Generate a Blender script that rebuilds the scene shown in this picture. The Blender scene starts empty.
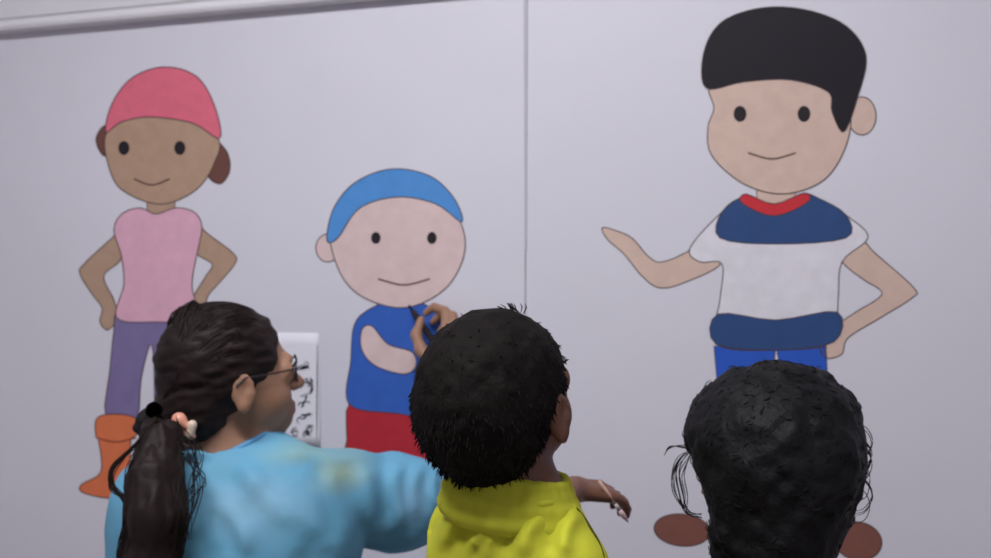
import bpy, math, random
import numpy as np
from math import sin, cos, pi, radians
from mathutils import Vector, Matrix

random.seed(7); RNG = np.random.default_rng(7)
SC = bpy.context.scene
COL = SC.collection
CAMZ = 1.25

# ------------------------------------------------------------------ colours and materials
def lin(c):
    return tuple(((v/255)/12.92 if v/255 <= 0.04045 else ((v/255+0.055)/1.055)**2.4) for v in c) + (1.0,)

def mat(name, rgb, rough=0.6, spec=0.3, var=0.0, scale=20, bump=0.0, bscale=60, bdist=0.002, stretch=(1, 1, 1), sss=0.0, coat=0.0, trans=0.0):
    m = bpy.data.materials.new(name); m.use_nodes = True
    nt = m.node_tree; b = nt.nodes['Principled BSDF']
    col = lin(rgb)
    b.inputs['Base Color'].default_value = col
    b.inputs['Roughness'].default_value = rough
    b.inputs['Specular IOR Level'].default_value = spec
    if sss:
        b.inputs['Subsurface Weight'].default_value = sss
        b.inputs['Subsurface Radius'].default_value = (0.9, 0.35, 0.2)
        b.inputs['Subsurface Scale'].default_value = 0.006
    tc = nt.nodes.new('ShaderNodeTexCoord'); mp = nt.nodes.new('ShaderNodeMapping')
    mp.inputs['Scale'].default_value = stretch
    nt.links.new(tc.outputs['Object'], mp.inputs['Vector'])
    if var:
        n = nt.nodes.new('ShaderNodeTexNoise'); n.inputs['Scale'].default_value = scale; n.inputs['Detail'].default_value = 4
        r = nt.nodes.new('ShaderNodeValToRGB')
        r.color_ramp.elements[0].position = 0.3; r.color_ramp.elements[1].position = 0.7
        r.color_ramp.elements[0].color = tuple(c*(1-var) for c in col[:3]) + (1,)
        r.color_ramp.elements[1].color = tuple(min(1, c*(1+var)) for c in col[:3]) + (1,)
        nt.links.new(mp.outputs[0], n.inputs['Vector']); nt.links.new(n.outputs['Fac'], r.inputs[0])
        nt.links.new(r.outputs[0], b.inputs['Base Color'])
    if bump:
        n2 = nt.nodes.new('ShaderNodeTexNoise'); n2.inputs['Scale'].default_value = bscale; n2.inputs['Detail'].default_value = 3
        bp = nt.nodes.new('ShaderNodeBump'); bp.inputs['Strength'].default_value = bump; bp.inputs['Distance'].default_value = bdist
        nt.links.new(mp.outputs[0], n2.inputs['Vector']); nt.links.new(n2.outputs['Fac'], bp.inputs['Height'])
        nt.links.new(bp.outputs[0], b.inputs['Normal'])
    return m

# ------------------------------------------------------------------ objects
def tag(o, label=None, cat=None, group=None, kind=None):
    if label: o['label'] = label
    if cat: o['category'] = cat
    if group: o['group'] = group
    if kind: o['kind'] = kind
    return o

def thing(name, loc, label, cat, group=None):
    o = bpy.data.objects.new(name, None); COL.objects.link(o)
    o.location = loc; o.empty_display_size = 0.05
    return tag(o, label, cat, group)

def world_origin(o):
    p = Vector((0, 0, 0))
    while o: p += o.location; o = o.parent
    return p

def mk(name, verts, faces, mats, parent=None, smooth=True, fmat=None, label=None):
    """verts in world metres; faces an (n,k) array or a list of lists."""
    me = bpy.data.meshes.new(name)
    v = np.asarray(verts, dtype=np.float64)
    if parent is not None: v = v - np.array(world_origin(parent))
    if isinstance(faces, np.ndarray):
        n, k = faces.shape
        me.vertices.add(len(v)); me.vertices.foreach_set('co', v.astype(np.float32).ravel())
        me.loops.add(n*k); me.loops.foreach_set('vertex_index', faces.astype(np.int32).ravel())
        me.polygons.add(n); me.polygons.foreach_set('loop_start', np.arange(0, n*k, k, dtype=np.int32))
        me.polygons.foreach_set('loop_total', np.full(n, k, dtype=np.int32))
        me.update(calc_edges=True); me.validate()
    else:
        me.from_pydata([tuple(p) for p in v], [], [list(map(int, f)) for f in faces]); me.update()
    for m in (mats if isinstance(mats, (list, tuple)) else [mats]): me.materials.append(m)
    if fmat is not None: me.polygons.foreach_set('material_index', np.asarray(fmat, dtype=np.int32))
    me.polygons.foreach_set('use_smooth', np.full(len(me.polygons), bool(smooth)))
    me.update()
    o = bpy.data.objects.new(name, me); COL.objects.link(o)
    if parent is not None: o.parent = parent
    if label: o['label'] = label
    return o

# ------------------------------------------------------------------ tubes (tapered, round)
def tubes(lines, r=0.0006, sides=4, taper=True, rr=None):
    V = []; F = []; base = 0
    for li, L in enumerate(lines):
        L = np.asarray(L, float); n = len(L)
        T = np.gradient(L, axis=0); T /= (np.linalg.norm(T, axis=1, keepdims=True)+1e-9)
        a = np.array([0, 0, 1.0]) if abs(T[0][2]) < 0.9 else np.array([1.0, 0, 0])
        N = np.cross(T, a); N /= (np.linalg.norm(N, axis=1, keepdims=True)+1e-9); B = np.cross(T, N)
        t = np.linspace(0, 1, n)
        rad = (rr[li] if rr is not None else r) * (np.minimum(1, 0.35+2.2*np.minimum(t, 1-t)) if taper else np.ones(n))
        for s in range(sides):
            an = 2*pi*s/sides
            V.append(L + (N*cos(an)+B*sin(an))*rad[:, None])
        blk = np.arange(sides*n).reshape(sides, n) + base
        for s in range(sides):
            s2 = (s+1) % sides
            F.append(np.stack([blk[s, :-1], blk[s2, :-1], blk[s2, 1:], blk[s, 1:]], 1))
        F.append(np.array([[blk[0, 0], blk[1 % sides, 0], blk[2 % sides, 0], blk[(3 if sides > 3 else 0), 0]]])) if sides == 4 else None
        F.append(np.array([[blk[3, -1], blk[2, -1], blk[1, -1], blk[0, -1]]])) if sides == 4 else None
        base += sides*n
    return np.concatenate(V), np.concatenate(F)

def join(*vf):
    V = []; F = []; b = 0
    for v, f in vf:
        V.append(v); F.append(f+b); b += len(v)
    return np.concatenate(V), np.concatenate(F)

def spline(pts, n=12, closed=False):
    P = [np.asarray(p, float) for p in pts]; out = []; m = len(P)
    for i in range(m if closed else m-1):
        p0 = P[(i-1) % m] if closed or i > 0 else 2*P[0]-P[1]
        p1 = P[i]; p2 = P[(i+1) % m]
        p3 = P[(i+2) % m] if closed or i+2 < m else 2*P[-1]-P[-2]
        for k in range(n):
            t = k/n
            out.append(0.5*((2*p1)+(-p0+p2)*t+(2*p0-5*p1+4*p2-p3)*t*t+(-p0+3*p1-3*p2+p3)*t**3))
    if not closed: out.append(P[-1])
    return np.array(out)

# ------------------------------------------------------------------ smooth noise and implicit bodies
NTAB = RNG.random((32, 32, 32)).astype(np.float32)*2-1
def vnoise(p):
    i = np.floor(p).astype(int); f = (p-i).astype(np.float32); f = f*f*(3-2*f)
    out = 0
    for dx in (0, 1):
        for dy in (0, 1):
            for dz in (0, 1):
                w = (f[:, 0] if dx else 1-f[:, 0])*(f[:, 1] if dy else 1-f[:, 1])*(f[:, 2] if dz else 1-f[:, 2])
                out = out + w*NTAB[(i[:, 0]+dx) % 32, (i[:, 1]+dy) % 32, (i[:, 2]+dz) % 32]
    return out

class Field:
    M = 0.07
    def __init__(s, lo, hi, h):
        s.lo = np.array(lo, float); s.h = h
        s.n = np.ceil((np.array(hi)-s.lo)/h).astype(int)+1
        s.D = np.full(tuple(s.n), s.M, np.float32)
    def _box(s, a, b, pad):
        i0 = np.maximum(0, np.floor((np.minimum(a, b)-pad-s.lo)/s.h).astype(int))
        i1 = np.minimum(s.n, np.ceil((np.maximum(a, b)+pad-s.lo)/s.h).astype(int)+1)
        if np.any(i1 <= i0): return None, None
        ax = [(np.arange(i0[k], i1[k])*s.h+s.lo[k]).astype(np.float32) for k in range(3)]
        return tuple(slice(i0[k], i1[k]) for k in range(3)), (ax[0][:, None, None], ax[1][None, :, None], ax[2][None, None, :])
    def _mix(s, sl, d, k, op):
        D = s.D[sl]
        if op == '-':
            d = -d
            if k > 0:
                h = np.clip(0.5-0.5*(D-d)/k, 0, 1); s.D[sl] = D*(1-h)+d*h+k*h*(1-h)
            else: s.D[sl] = np.maximum(D, d)
        else:
            d = np.minimum(d, s.M)
            if k > 0:
                h = np.clip(0.5+0.5*(D-d)/k, 0, 1); s.D[sl] = D*(1-h)+d*h-k*h*(1-h)
            else: s.D[sl] = np.minimum(D, d)
    def ell(s, c, r, R=None, k=0.02, op='+'):
        c = np.array(c, float); r = np.array(r, float); R = np.eye(3) if R is None else np.asarray(R)
        ext = np.sqrt(((R*r[None, :])**2).sum(1))
        sl, g = s._box(c-ext, c+ext, s.M)
        if sl is None: return
        q = [g[i]-c[i] for i in range(3)]
        l = [(R[0, i]*q[0]+R[1, i]*q[1]+R[2, i]*q[2]) for i in range(3)]
        k0 = np.sqrt(sum((l[i]/r[i])**2 for i in range(3))); k1 = np.sqrt(sum((l[i]/r[i]**2)**2 for i in range(3)))
        s._mix(sl, (k0*(k0-1)/np.maximum(k1, 1e-6)).astype(np.float32), k, op)
    def cap(s, a, b, ra, rb=None, k=0.02, op='+'):
        a = np.array(a, float); b = np.array(b, float); rb = ra if rb is None else rb
        mr = max(ra, rb); sl, g = s._box(np.minimum(a, b)-mr, np.maximum(a, b)+mr, s.M)
        if sl is None: return
        ab = b-a; L = (ab*ab).sum()+1e-12
        q = [g[i]-a[i] for i in range(3)]
        t = np.clip(sum(q[i]*ab[i] for i in range(3))/L, 0, 1)
        d = np.sqrt(sum((q[i]-t*ab[i])**2 for i in range(3)))-(ra+(rb-ra)*t)
        s._mix(sl, d.astype(np.float32), k, op)
    def chain(s, pts, rs, k=0.01, op='+'):
        for i in range(len(pts)-1): s.cap(pts[i], pts[i+1], rs[i], rs[i+1], k, op)
    def cut(s, p, n, k=0.0):
        """keep the side n points away from"""
        p = np.array(p, float); n = np.array(n, float); n /= np.linalg.norm(n)
        g = [(np.arange(s.n[i])*s.h+s.lo[i]).astype(np.float32) for i in range(3)]
        d = (g[0][:, None, None]-p[0])*n[0]+(g[1][None, :, None]-p[1])*n[1]+(g[2][None, None, :]-p[2])*n[2]
        if k > 0:
            h = np.clip(0.5-0.5*(s.D-d)/k, 0, 1); s.D = (s.D*(1-h)+d*h+k*h*(1-h)).astype(np.float32)
        else: s.D = np.maximum(s.D, d.astype(np.float32))
    def noise(s, amp, freq, R=None, seed=0.0, fn=None):
        idx = np.argwhere(np.abs(s.D) < 0.035)
        p = idx*s.h+s.lo
        q = p if R is None else p@np.asarray(R)
        v = vnoise(q*np.array(freq)+seed)
        if fn is not None: v = fn(v, p)
        s.D[idx[:, 0], idx[:, 1], idx[:, 2]] += (amp*v).astype(np.float32)
    def ridge(s, pts, w, amp, valley=0.6):
        """a fold in the cloth along a line on its near side: a crest of height amp with a hollow beside it"""
        idx = np.argwhere(np.abs(s.D) < 0.04)
        idx = idx[idx[:, 1] > 0]
        near = s.D[idx[:, 0], idx[:, 1]-1, idx[:, 2]] > s.D[idx[:, 0], idx[:, 1], idx[:, 2]]
        idx = idx[near]; p = idx*s.h+s.lo
        q = np.stack([495.5+p[:, 0]/p[:, 1]*1000, 279-(p[:, 2]-CAMZ)/p[:, 1]*1000], 1)
        L = spline([np.array(a, float) for a in pts], 6)
        best = np.full(len(q), 1e9); sg = np.zeros(len(q)); tt = np.zeros(len(q))
        for i in range(len(L)-1):
            a, b = L[i], L[i+1]; ab = b-a; l2 = (ab*ab).sum()+1e-9
            t = np.clip(((q-a)@ab)/l2, 0, 1); d = q-(a+t[:, None]*ab); dd = np.hypot(d[:, 0], d[:, 1])
            cr = np.sign(ab[0]*d[:, 1]-ab[1]*d[:, 0]); m = dd < best
            best[m] = dd[m]; sg[m] = cr[m]; tt[m] = ((i+t)/(len(L)-1))[m]
        sd = best*sg; fade = np.clip(np.minimum(tt, 1-tt)*4+.15, 0, 1)
        v = amp*fade*(np.exp(-(sd/w)**2)-valley*np.exp(-((sd-1.7*w)/w)**2))
        s.D[idx[:, 0], idx[:, 1], idx[:, 2]] -= v.astype(np.float32)
    def hit(s, px, py, y0=0.8, lift=0.0):
        """first point of the surface met from the photographer's side"""
        for Y in np.arange(y0, 2.0, s.h*0.4):
            p = P(px, py, Y); i = np.round((p-s.lo)/s.h).astype(int)
            if np.all(i >= 0) and np.all(i < s.n) and s.D[tuple(i)] < lift: return p
        return None
    def flank(s, py, inset=0.005):
        """point on the surface just inside its right-hand outline at this height"""
        for px in range(640, 500, -1):
            if s.hit(px, py) is not None: return s.hit(px-int(inset*1000), py)
    def mesh(s):
        D = s.D; S = D < 0; nx, ny, nz = D.shape
        cnt = np.zeros((nx-1, ny-1, nz-1), np.uint8)
        for dx in (0, 1):
            for dy in (0, 1):
                for dz in (0, 1): cnt += S[dx:nx-1+dx, dy:ny-1+dy, dz:nz-1+dz]
        act = np.argwhere((cnt > 0) & (cnt < 8))
        vid = np.full((nx-1, ny-1, nz-1), -1, np.int32); vid[act[:, 0], act[:, 1], act[:, 2]] = np.arange(len(act))
        acc = np.zeros((len(act), 3)); num = np.zeros(len(act))
        C = [(a, b, c) for a in (0, 1) for b in (0, 1) for c in (0, 1)]
        for a in C:
            for ax in range(3):
                if a[ax]: continue
                b = list(a); b[ax] = 1
                da = D[act[:, 0]+a[0], act[:, 1]+a[1], act[:, 2]+a[2]]; db = D[act[:, 0]+b[0], act[:, 1]+b[1], act[:, 2]+b[2]]
                m = (da < 0) != (db < 0)
                t = np.where(m, da/np.where(m, da-db, 1), 0)
                p = np.tile(np.array(a, float), (len(act), 1)); p[:, ax] += t
                acc += np.where(m[:, None], p, 0); num += m
        V = (act+acc/np.maximum(num, 1)[:, None])*s.h+s.lo
        F = []
        for ax in range(3):
            u, w = (ax+1) % 3, (ax+2) % 3
            sa = [slice(None)]*3; sb = [slice(None)]*3; sa[ax] = slice(0, -1); sb[ax] = slice(1, None)
            A = S[tuple(sa)]; B = S[tuple(sb)]
            e = np.argwhere(A != B)
            e = e[(e[:, u] > 0) & (e[:, w] > 0) & (e[:, u] < s.n[u]-1) & (e[:, w] < s.n[w]-1)]
            ins = A[e[:, 0], e[:, 1], e[:, 2]]
            def at(du, dw):
                q = e.copy(); q[:, u] -= du; q[:, w] -= dw
                return vid[q[:, 0], q[:, 1], q[:, 2]]
            Q = np.stack([at(1, 1), at(0, 1), at(0, 0), at(1, 0)], 1)
            Q = np.where(ins[:, None], Q, Q[:, ::-1]); F.append(Q)
        return V, np.concatenate(F)

class Frame:
    """local axes: x forward, y to the left, z up"""
    def __init__(s, o, yaw=0, pitch=0, roll=0, sc=1.0):
        s.o = np.array(o, float); s.sc = sc
        s.R = np.array(Matrix.Rotation(radians(yaw), 3, 'Z') @ Matrix.Rotation(radians(-pitch), 3, 'Y') @ Matrix.Rotation(radians(roll), 3, 'X'))
    def p(s, x, y, z): return s.o+s.R@(np.array([x, y, z])*s.sc)
    def inv(s, P): return ((np.asarray(P)-s.o)@s.R)/s.sc

def rotz(a): return np.array(Matrix.Rotation(radians(a), 3, 'Z'))
def unit(v): v = np.array(v, float); return v/np.linalg.norm(v)
def P(px, py, Y):
    """the point at distance Y along the room that lies in this direction from the photographer"""
    return np.array([(px-495.5)/1000*Y, Y, CAMZ+(279-py)/1000*Y])

# ------------------------------------------------------------------ the wall plane
TH = 0.31
NRM = unit((-TH, -1, 0)); DIR = unit((1, -TH, 0)); UP = np.array([0, 0, 1.0])
W0 = np.array([0, 1.95, 0.0])
def Wp(px, py, off=0.0):
    Y = 1.95/(1+TH*(px-495.5)/1000)
    return P(px, py, Y)+NRM*off
def UV(u, z, off=0.0): return W0+DIR*u+UP*z+NRM*off

M_wall = mat('wall paint', (220, 219, 229), 0.45, 0.35, var=0.02, scale=3, bump=0.12, bscale=25, bdist=0.001)
M_trim = mat('gloss trim', (226, 225, 230), 0.35, 0.4, var=0.02, scale=8)
M_floor = mat('vinyl floor', (150, 140, 130), 0.5, 0.3, var=0.12, scale=6)
M_ceil = mat('ceiling paint', (225, 222, 222), 0.8, 0.2, var=0.02, scale=5)
M_seam = mat('joint filler', (165, 163, 174), 0.7, 0.2, var=0.1, scale=20)

def slab(name, u0, u1, z0, z1, o0, o1, m, parent=None, bev=0.0, smooth=False):
    c = [UV(u, z, o) for o in (o0, o1) for (u, z) in ((u0, z0), (u1, z0), (u1, z1), (u0, z1))]
    f = [[3, 2, 1, 0], [4, 5, 6, 7], [0, 1, 5, 4], [1, 2, 6, 5], [2, 3, 7, 6], [3, 0, 4, 7]]
    o = mk(name, c, f, m, parent, smooth)
    if bev:
        b = o.modifiers.new('edge', 'BEVEL'); b.width = bev; b.segments = 2
    return o
U0, U1, H = -2.3, 2.3, 2.75
us = float((Wp(525.5, 200)-W0)@DIR)
tag(slab('wall_front', U0, us-0.0016, 0, H, -0.10, 0.0, M_wall), kind='structure')
o = tag(slab('wall_front_right', us+0.0016, U1, 0, H, -0.10, 0.0, M_wall), kind='structure'); o.name = 'wall_right_panel'
tag(slab('trim_1', us-0.0016, us+0.0016, 0, H, -0.09, -0.0012, M_seam), kind='structure')
# slim cover strip over the joint, stopping part way down the wall
zs = float(Wp(525.5, 250)[2])
c = [UV(us-0.0075, H, 0.0), UV(us-0.0020, zs, 0.0), UV(us+0.0030, zs, 0.0), UV(us+0.0095, H, 0.0)]
c += [UV(us-0.0055, H, 0.004), UV(us-0.0008, zs, 0.0025), UV(us+0.0020, zs, 0.0025), UV(us+0.0075, H, 0.004)]
tag(mk('trim_2', c, [[4, 5, 6, 7], [0, 1, 5, 4], [1, 2, 6, 5], [2, 3, 7, 6], [3, 0, 4, 7]], mat('cover strip', (192, 190, 202), .5, .3, var=.03), None, False), kind='structure')
# top moulding: profile swept along the left panel
ZT = float(Wp(0, 35)[2])
prof = [(0.0, 0.0), (0.020, 0.0), (0.027, 0.003), (0.030, 0.010), (0.027, 0.018), (0.021, 0.021), (0.021, 0.026), (0.026, 0.030), (0.026, 0.075), (0.0, 0.095)]
n = len(prof); c = [UV(u, ZT+z, o) for u in (U0, U1) for (o, z) in prof]
f = [[i, (i+1) % n, n+(i+1) % n, n+i] for i in range(n)]+[list(range(n))[::-1], list(range(n, 2*n))]
tag(mk('trim_3', c, f, M_trim, None, False), kind='structure')
# rest of the room
def room(name, u0, u1, v0, v1, z0, z1, m):
    return tag(slab(name, u0, u1, z0, z1, v0, v1, m), kind='structure')
room('floor', U0, U1, -0.1, 4.6, -0.08, 0.0, M_floor)
room('ceiling', U0, U1, -0.1, 4.6, H, H+0.08, M_ceil)
room('wall_left', U0-0.08, U0, -0.1, 4.6, 0, H, M_wall)
room('wall_right', U1, U1+0.08, -0.1, 4.6, 0, H, M_wall)
room('wall_back', U0, U1, 4.6, 4.7, 0, H, M_wall)
tag(slab('baseboard_front', U0, U1, 0, 0.09, 0.0, 0.014, M_trim, None, 0.004), kind='structure')

# ------------------------------------------------------------------ wall paintings (thin coats of paint on the wall)
PAINT = {}
def paint(rgb):
    if rgb not in PAINT: PAINT[rgb] = mat('wall paint %02x%02x%02x' % rgb, rgb, 0.6, 0.25, var=0.05, scale=35, bump=0.1, bscale=90, bdist=0.0006)
    return PAINT[rgb]
LINE = mat('outline paint', (78, 62, 66), 0.6, 0.2, var=0.1, scale=40)
def coat(name, pts, rgb, parent, layer=1, sm=True, n=6, line=1.1, m=None):
    """a closed patch of paint with a drawn outline; pts on the wall"""
    p2 = spline([(x, y) for x, y in pts], n, True) if sm else np.array(pts, float)
    d = p2-np.roll(p2, 1, 0); keep = np.linalg.norm(d, axis=1) > 0.05; p2 = p2[keep]; k = len(p2)
    o1 = 0.00012*layer+0.0001
    ar = 0.5*np.sum(p2[:, 0]*np.roll(p2[:, 1], -1)-np.roll(p2[:, 0], -1)*p2[:, 1])
    if ar > 0: p2 = p2[::-1]
    fr = [Wp(x, y, o1) for x, y in p2]; bk = [Wp(x, y, 0.00002) for x, y in p2]
    V = fr+bk; F = [list(range(k))]+[[i, k+i, k+(i+1) % k, (i+1) % k] for i in range(k)]
    fm = [0]+[0]*k
    if line:
        t = np.roll(p2, -1, 0)-np.roll(p2, 1, 0); t /= np.linalg.norm(t, axis=1, keepdims=True)+1e-9
        nn = np.stack([t[:, 1], -t[:, 0]], 1)
        b = len(V)
        V += [Wp(*(q), o1+0.00006) for q in p2+nn*line*0.5]+[Wp(*(q), o1+0.00006) for q in p2-nn*line*0.5]
        for i in range(k):
            j = (i+1) % k; F.append([b+i, b+j, b+k+j, b+k+i]); fm.append(1)
    return mk(name, V, F, [m or paint(rgb), LINE], parent, False, fm)
def stroke(name, pts, rgb, parent, w=1.5, layer=4):
    p2 = spline(pts, 6); t = np.gradient(p2, axis=0); t /= np.linalg.norm(t, axis=1, keepdims=True)
    nn = np.stack([-t[:, 1], t[:, 0]], 1); o1 = 0.00012*layer+0.00012; k = len(p2)
    V = [Wp(*q, o1) for q in p2+nn*w/2]+[Wp(*q, o1) for q in p2-nn*w/2]
    V += [Wp(*q, 0.00002) for q in p2+nn*w/2]+[Wp(*q, 0.00002) for q in p2-nn*w/2]
    F = []
    for i in range(k-1):
        F += [[i, i+1, k+i+1, k+i], [2*k+i, 2*k+i+1, i+1, i], [k+i, k+i+1, 3*k+i+1, 3*k+i]]
    return mk(name, V, F, paint(rgb), parent, False)
def oval(cx, cy, rx, ry, n=20, rot=0):
    return [(cx+rx*cos(a)*cos(rot)-ry*sin(a)*sin(rot), cy+rx*cos(a)*sin(rot)+ry*sin(a)*cos(rot)) for a in [2*pi*i/n for i in range(n)]]
def face(head, ex, ey, dx, my, mw, layer, er=5):
    for s in (-1, 1):
        coat('eye', oval(ex+s*dx, ey, er*0.8, er, 14), (38, 32, 38), head, layer, line=0)
    stroke('mouth', [(ex-mw, my-3), (ex, my+3), (ex+mw, my-3)], (96, 66, 62), head, 1.8, layer)

# --- painted child in pink
a = thing('painted_figure', Vector(Wp(150, 498)), 'wall painting of a child in pink headwear, pink top, purple trousers and orange boots', 'mural figure', 'figures painted on the white wall')
TAN = (182, 152, 130)
coat('hair', [(104, 126), (96, 140), (104, 156), (116, 150), (118, 128)], (112, 74, 66), a, 1)
coat('hair', [(208, 138), (226, 150), (230, 170), (220, 184), (206, 172)], (112, 74, 66), a, 1)
coat('neck', [(146, 190), (176, 190), (174, 220), (148, 220)], TAN, a, 1, False)
coat('arm', [(128, 224), (112, 238), (84, 264), (80, 274), (92, 294), (102, 308), (100, 322), (108, 330), (117, 318), (114, 300), (104, 276), (122, 258)], TAN, a, 1)
coat('arm', [(196, 224), (208, 234), (232, 252), (236, 262), (220, 282), (208, 296), (204, 312), (192, 312), (194, 296), (206, 276), (212, 264), (196, 252)], TAN, a, 1)
coat('trousers', [(118, 312), (150, 316), (192, 314), (194, 360), (188, 420), (158, 420), (154, 360), (150, 345), (141, 380), (136, 420), (106, 418), (110, 370), (114, 330)], (128, 116, 160), a, 2, True, 3)
coat('shirt', [(122, 214), (140, 208), (156, 214), (176, 208), (194, 212), (202, 226), (198, 250), (192, 284), (196, 318), (156, 322), (117, 318), (124, 284), (121, 254), (114, 230)], (226, 176, 196), a, 3)
for dx in (0, 56):
    b = coat('boot', [(97+dx, 418), (116+dx, 414), (137+dx, 419), (136+dx, 436), (131+dx, 440), (130+dx, 470), (126+dx, 496), (106+dx, 498), (82+dx, 492), (82+dx, 484), (101+dx, 472), (99+dx, 442), (96+dx, 436)], (224, 122, 80), a, 3, True, 4)
    stroke('boot_cuff_line', [(97+dx, 438), (116+dx, 442), (136+dx, 438)], (140, 66, 44), b, 1.5, 4)
hd = coat('head', [(108, 130), (160, 112), (216, 136), (214, 164), (196, 190), (164, 204), (132, 196), (112, 176)], TAN, a, 3)
face(hd, 152, 148, 28, 182, 18, 4, 7)
coat('cap', [(106, 132), (112, 104), (132, 78), (164, 67), (196, 76), (214, 104), (220, 138), (192, 123), (150, 117), (122, 122)], (226, 112, 134), a, 5)

# --- small painted child in blue and red
a = thing('painted_figure', Vector(Wp(400, 470)), 'smallest wall painting, a child in blue headwear, blue top and red shorts', 'mural figure', 'figures painted on the white wall')
PALE = (222, 198, 196)
coat('shorts', [(350, 402), (388, 412), (412, 412), (423, 414), (426, 440), (424, 470), (348, 470), (347, 440)], (186, 46, 58), a, 2, True, 3)
coat('leg', [(356, 466), (388, 466), (386, 510), (360, 510)], PALE, a, 1, False)
coat('leg', [(396, 466), (426, 466), (424, 510), (398, 510)], PALE, a, 1, False)
coat('shirt', [(368, 310), (396, 300), (428, 306), (444, 330), (442, 380), (430, 414), (394, 413), (349, 404), (351, 360), (354, 326)], (56, 100, 190), a, 3)
coat('arm', [(362, 330), (372, 326), (388, 344), (412, 352), (416, 366), (404, 374), (376, 366), (362, 350)], PALE, a, 5)
coat('ear', oval(328, 248, 12, 14), PALE, a, 2)
hd = coat('head', [(330, 226), (352, 196), (396, 184), (440, 196), (462, 226), (464, 256), (448, 286), (420, 304), (392, 307), (358, 294), (338, 268)], PALE, a, 5)
face(hd, 404, 238, 28, 282, 26, 6, 6)
coat('cap', [(327, 240), (334, 208), (356, 182), (392, 169), (430, 176), (454, 198), (462, 222), (436, 204), (398, 197), (360, 208), (338, 238)], (84, 148, 216), a, 7)

# --- large painted child in navy and white
a = thing('painted_figure', Vector(Wp(770, 550)), 'largest wall painting, a black haired child in navy and white top', 'mural figure', 'figures painted on the white wall')
TAN2 = (214, 188, 174)
WHITE = (226, 224, 232)
coat('neck', [(756, 180), (796, 180), (794, 226), (758, 226)], TAN2, a, 1, False)
coat('arm', [(708, 232), (722, 262), (686, 282), (660, 288), (642, 276), (624, 254), (608, 240), (602, 228), (614, 230), (632, 238), (648, 256), (662, 262), (690, 250)], TAN2, a, 1)
coat('arm', [(836, 250), (860, 240), (876, 254), (914, 288), (912, 298), (880, 318), (848, 338), (842, 354), (826, 358), (820, 346), (830, 330), (856, 312), (882, 294), (864, 280), (846, 266)], TAN2, a, 2)
for s in (0, 1):
    coat('trousers_leg', [(714+s*62, 346), (776+s*50, 346), (764+s*66, 440), (750+s*88, 536), (712+s*90, 536), (722+s*72, 440)], (46, 92, 196), a, 2, False)
coat('shoe', oval(682, 530, 28, 16, 20, 0.1), (132, 86, 76), a, 3)
coat('shoe', oval(858, 541, 24, 19, 20, 0.2), (132, 86, 76), a, 3)
coat('shirt', [(748, 196), (776, 212), (800, 194), (818, 198), (850, 218), (868, 238), (842, 262), (838, 300), (832, 342), (776, 350), (716, 344), (720, 300), (722, 264), (700, 262), (690, 248), (722, 212)], WHITE, a, 3, True, 5)
coat('yoke', [(746, 197), (776, 212), (802, 195), (818, 198), (846, 215), (846, 238), (776, 244), (720, 238), (722, 212)], (48, 78, 128), a, 4, True, 4)
coat('hem_band', [(718, 314), (776, 320), (837, 312), (834, 342), (776, 350), (716, 344)], (48, 78, 128), a, 4, True, 4)
coat('neckline', [(746, 194), (774, 204), (804, 193), (808, 202), (774, 216), (742, 203)], (205, 52, 62), a, 5, True, 4)
coat('ear', oval(862, 116, 14, 19), TAN2, a, 4)
hd = coat('head', [(712, 84), (770, 74), (832, 84), (850, 110), (846, 146), (824, 180), (784, 194), (744, 184), (712, 156), (708, 128), (714, 108)], TAN2, a, 6)
face(hd, 772, 114, 32, 156, 24, 7, 8)
coat('hair', [(706, 88), (704, 52), (722, 22), (762, 8), (806, 10), (846, 26), (866, 56), (858, 96), (844, 132), (832, 112), (828, 92), (790, 80), (744, 82)], (28, 26, 34), a, 8, True, 6)

# ------------------------------------------------------------------ taped reference sheet
pr = thing('paper_sheet', Vector(Wp(292, 447)), 'white printed paper sheet fixed to the wall beside the face of the woman in blue', 'paper')
M_paper = mat('paper', (232, 232, 240), 0.7, 0.2, var=0.015, scale=12)
c2 = [(256, 332), (319, 333), (321, 446), (257, 447)]
V = []; F = []
nx, ny = 8, 10
for j in range(ny+1):
    for i in range(nx+1):
        s, t = i/nx, j/ny
        x = (1-t)*((1-s)*c2[0][0]+s*c2[1][0])+t*((1-s)*c2[3][0]+s*c2[2][0]); y = (1-t)*((1-s)*c2[0][1]+s*c2[1][1])+t*((1-s)*c2[3][1]+s*c2[2][1])
        V.append(Wp(x, y, 0.0015+0.006*(s-0.5)**2*t+0.002*sin(3*s+2*t)**2))
for j in range(ny):
    for i in range(nx): q = j*(nx+1)+i; F.append([q, q+nx+1, q+nx+2, q+1])
sh = mk('sheet', V, F, M_paper, pr)
so = sh.modifiers.new('thickness', 'SOLIDIFY'); so.thickness = 0.0003
M_ink = mat('ink', (52, 52, 64), 0.7, 0.2, var=0.15, scale=60)
def inkmarks():
    r = random.Random(3); L = []
    def pt(x, y): 
        s = (x-256)/64
        t = (y-333)/114
        return Wp(x, y, 0.0026+0.006*(s-0.5)**2*t+0.002*sin(3*s+2*t)**2)
    L.append([pt(318, y) for y in range(345, 447, 8)])
    for (cx, cy, rx, ry, n) in ((304, 368, 7, 6, 7), (307, 384, 7, 9, 9), (304, 402, 6, 8, 6), (306, 417, 7, 6, 6), (295, 433, 6, 5, 6), (308, 433, 7, 7, 8), (284, 430, 5, 4, 3), (281, 372, 6, 8, 5), (280, 402, 6, 9, 5)):
        for k in range(n):
            x = cx+r.uniform(-rx, rx)*.6; y = cy+r.uniform(-ry, ry)*.6; a0 = r.uniform(0, 6.28); w = r.uniform(.3, .7)
            L.append([pt(x+rx*w*cos(a0+q*.6), y+ry*w*sin(a0+q*.5)) for q in range(6)])
    return tubes(L, 0.0010, 4)
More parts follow.
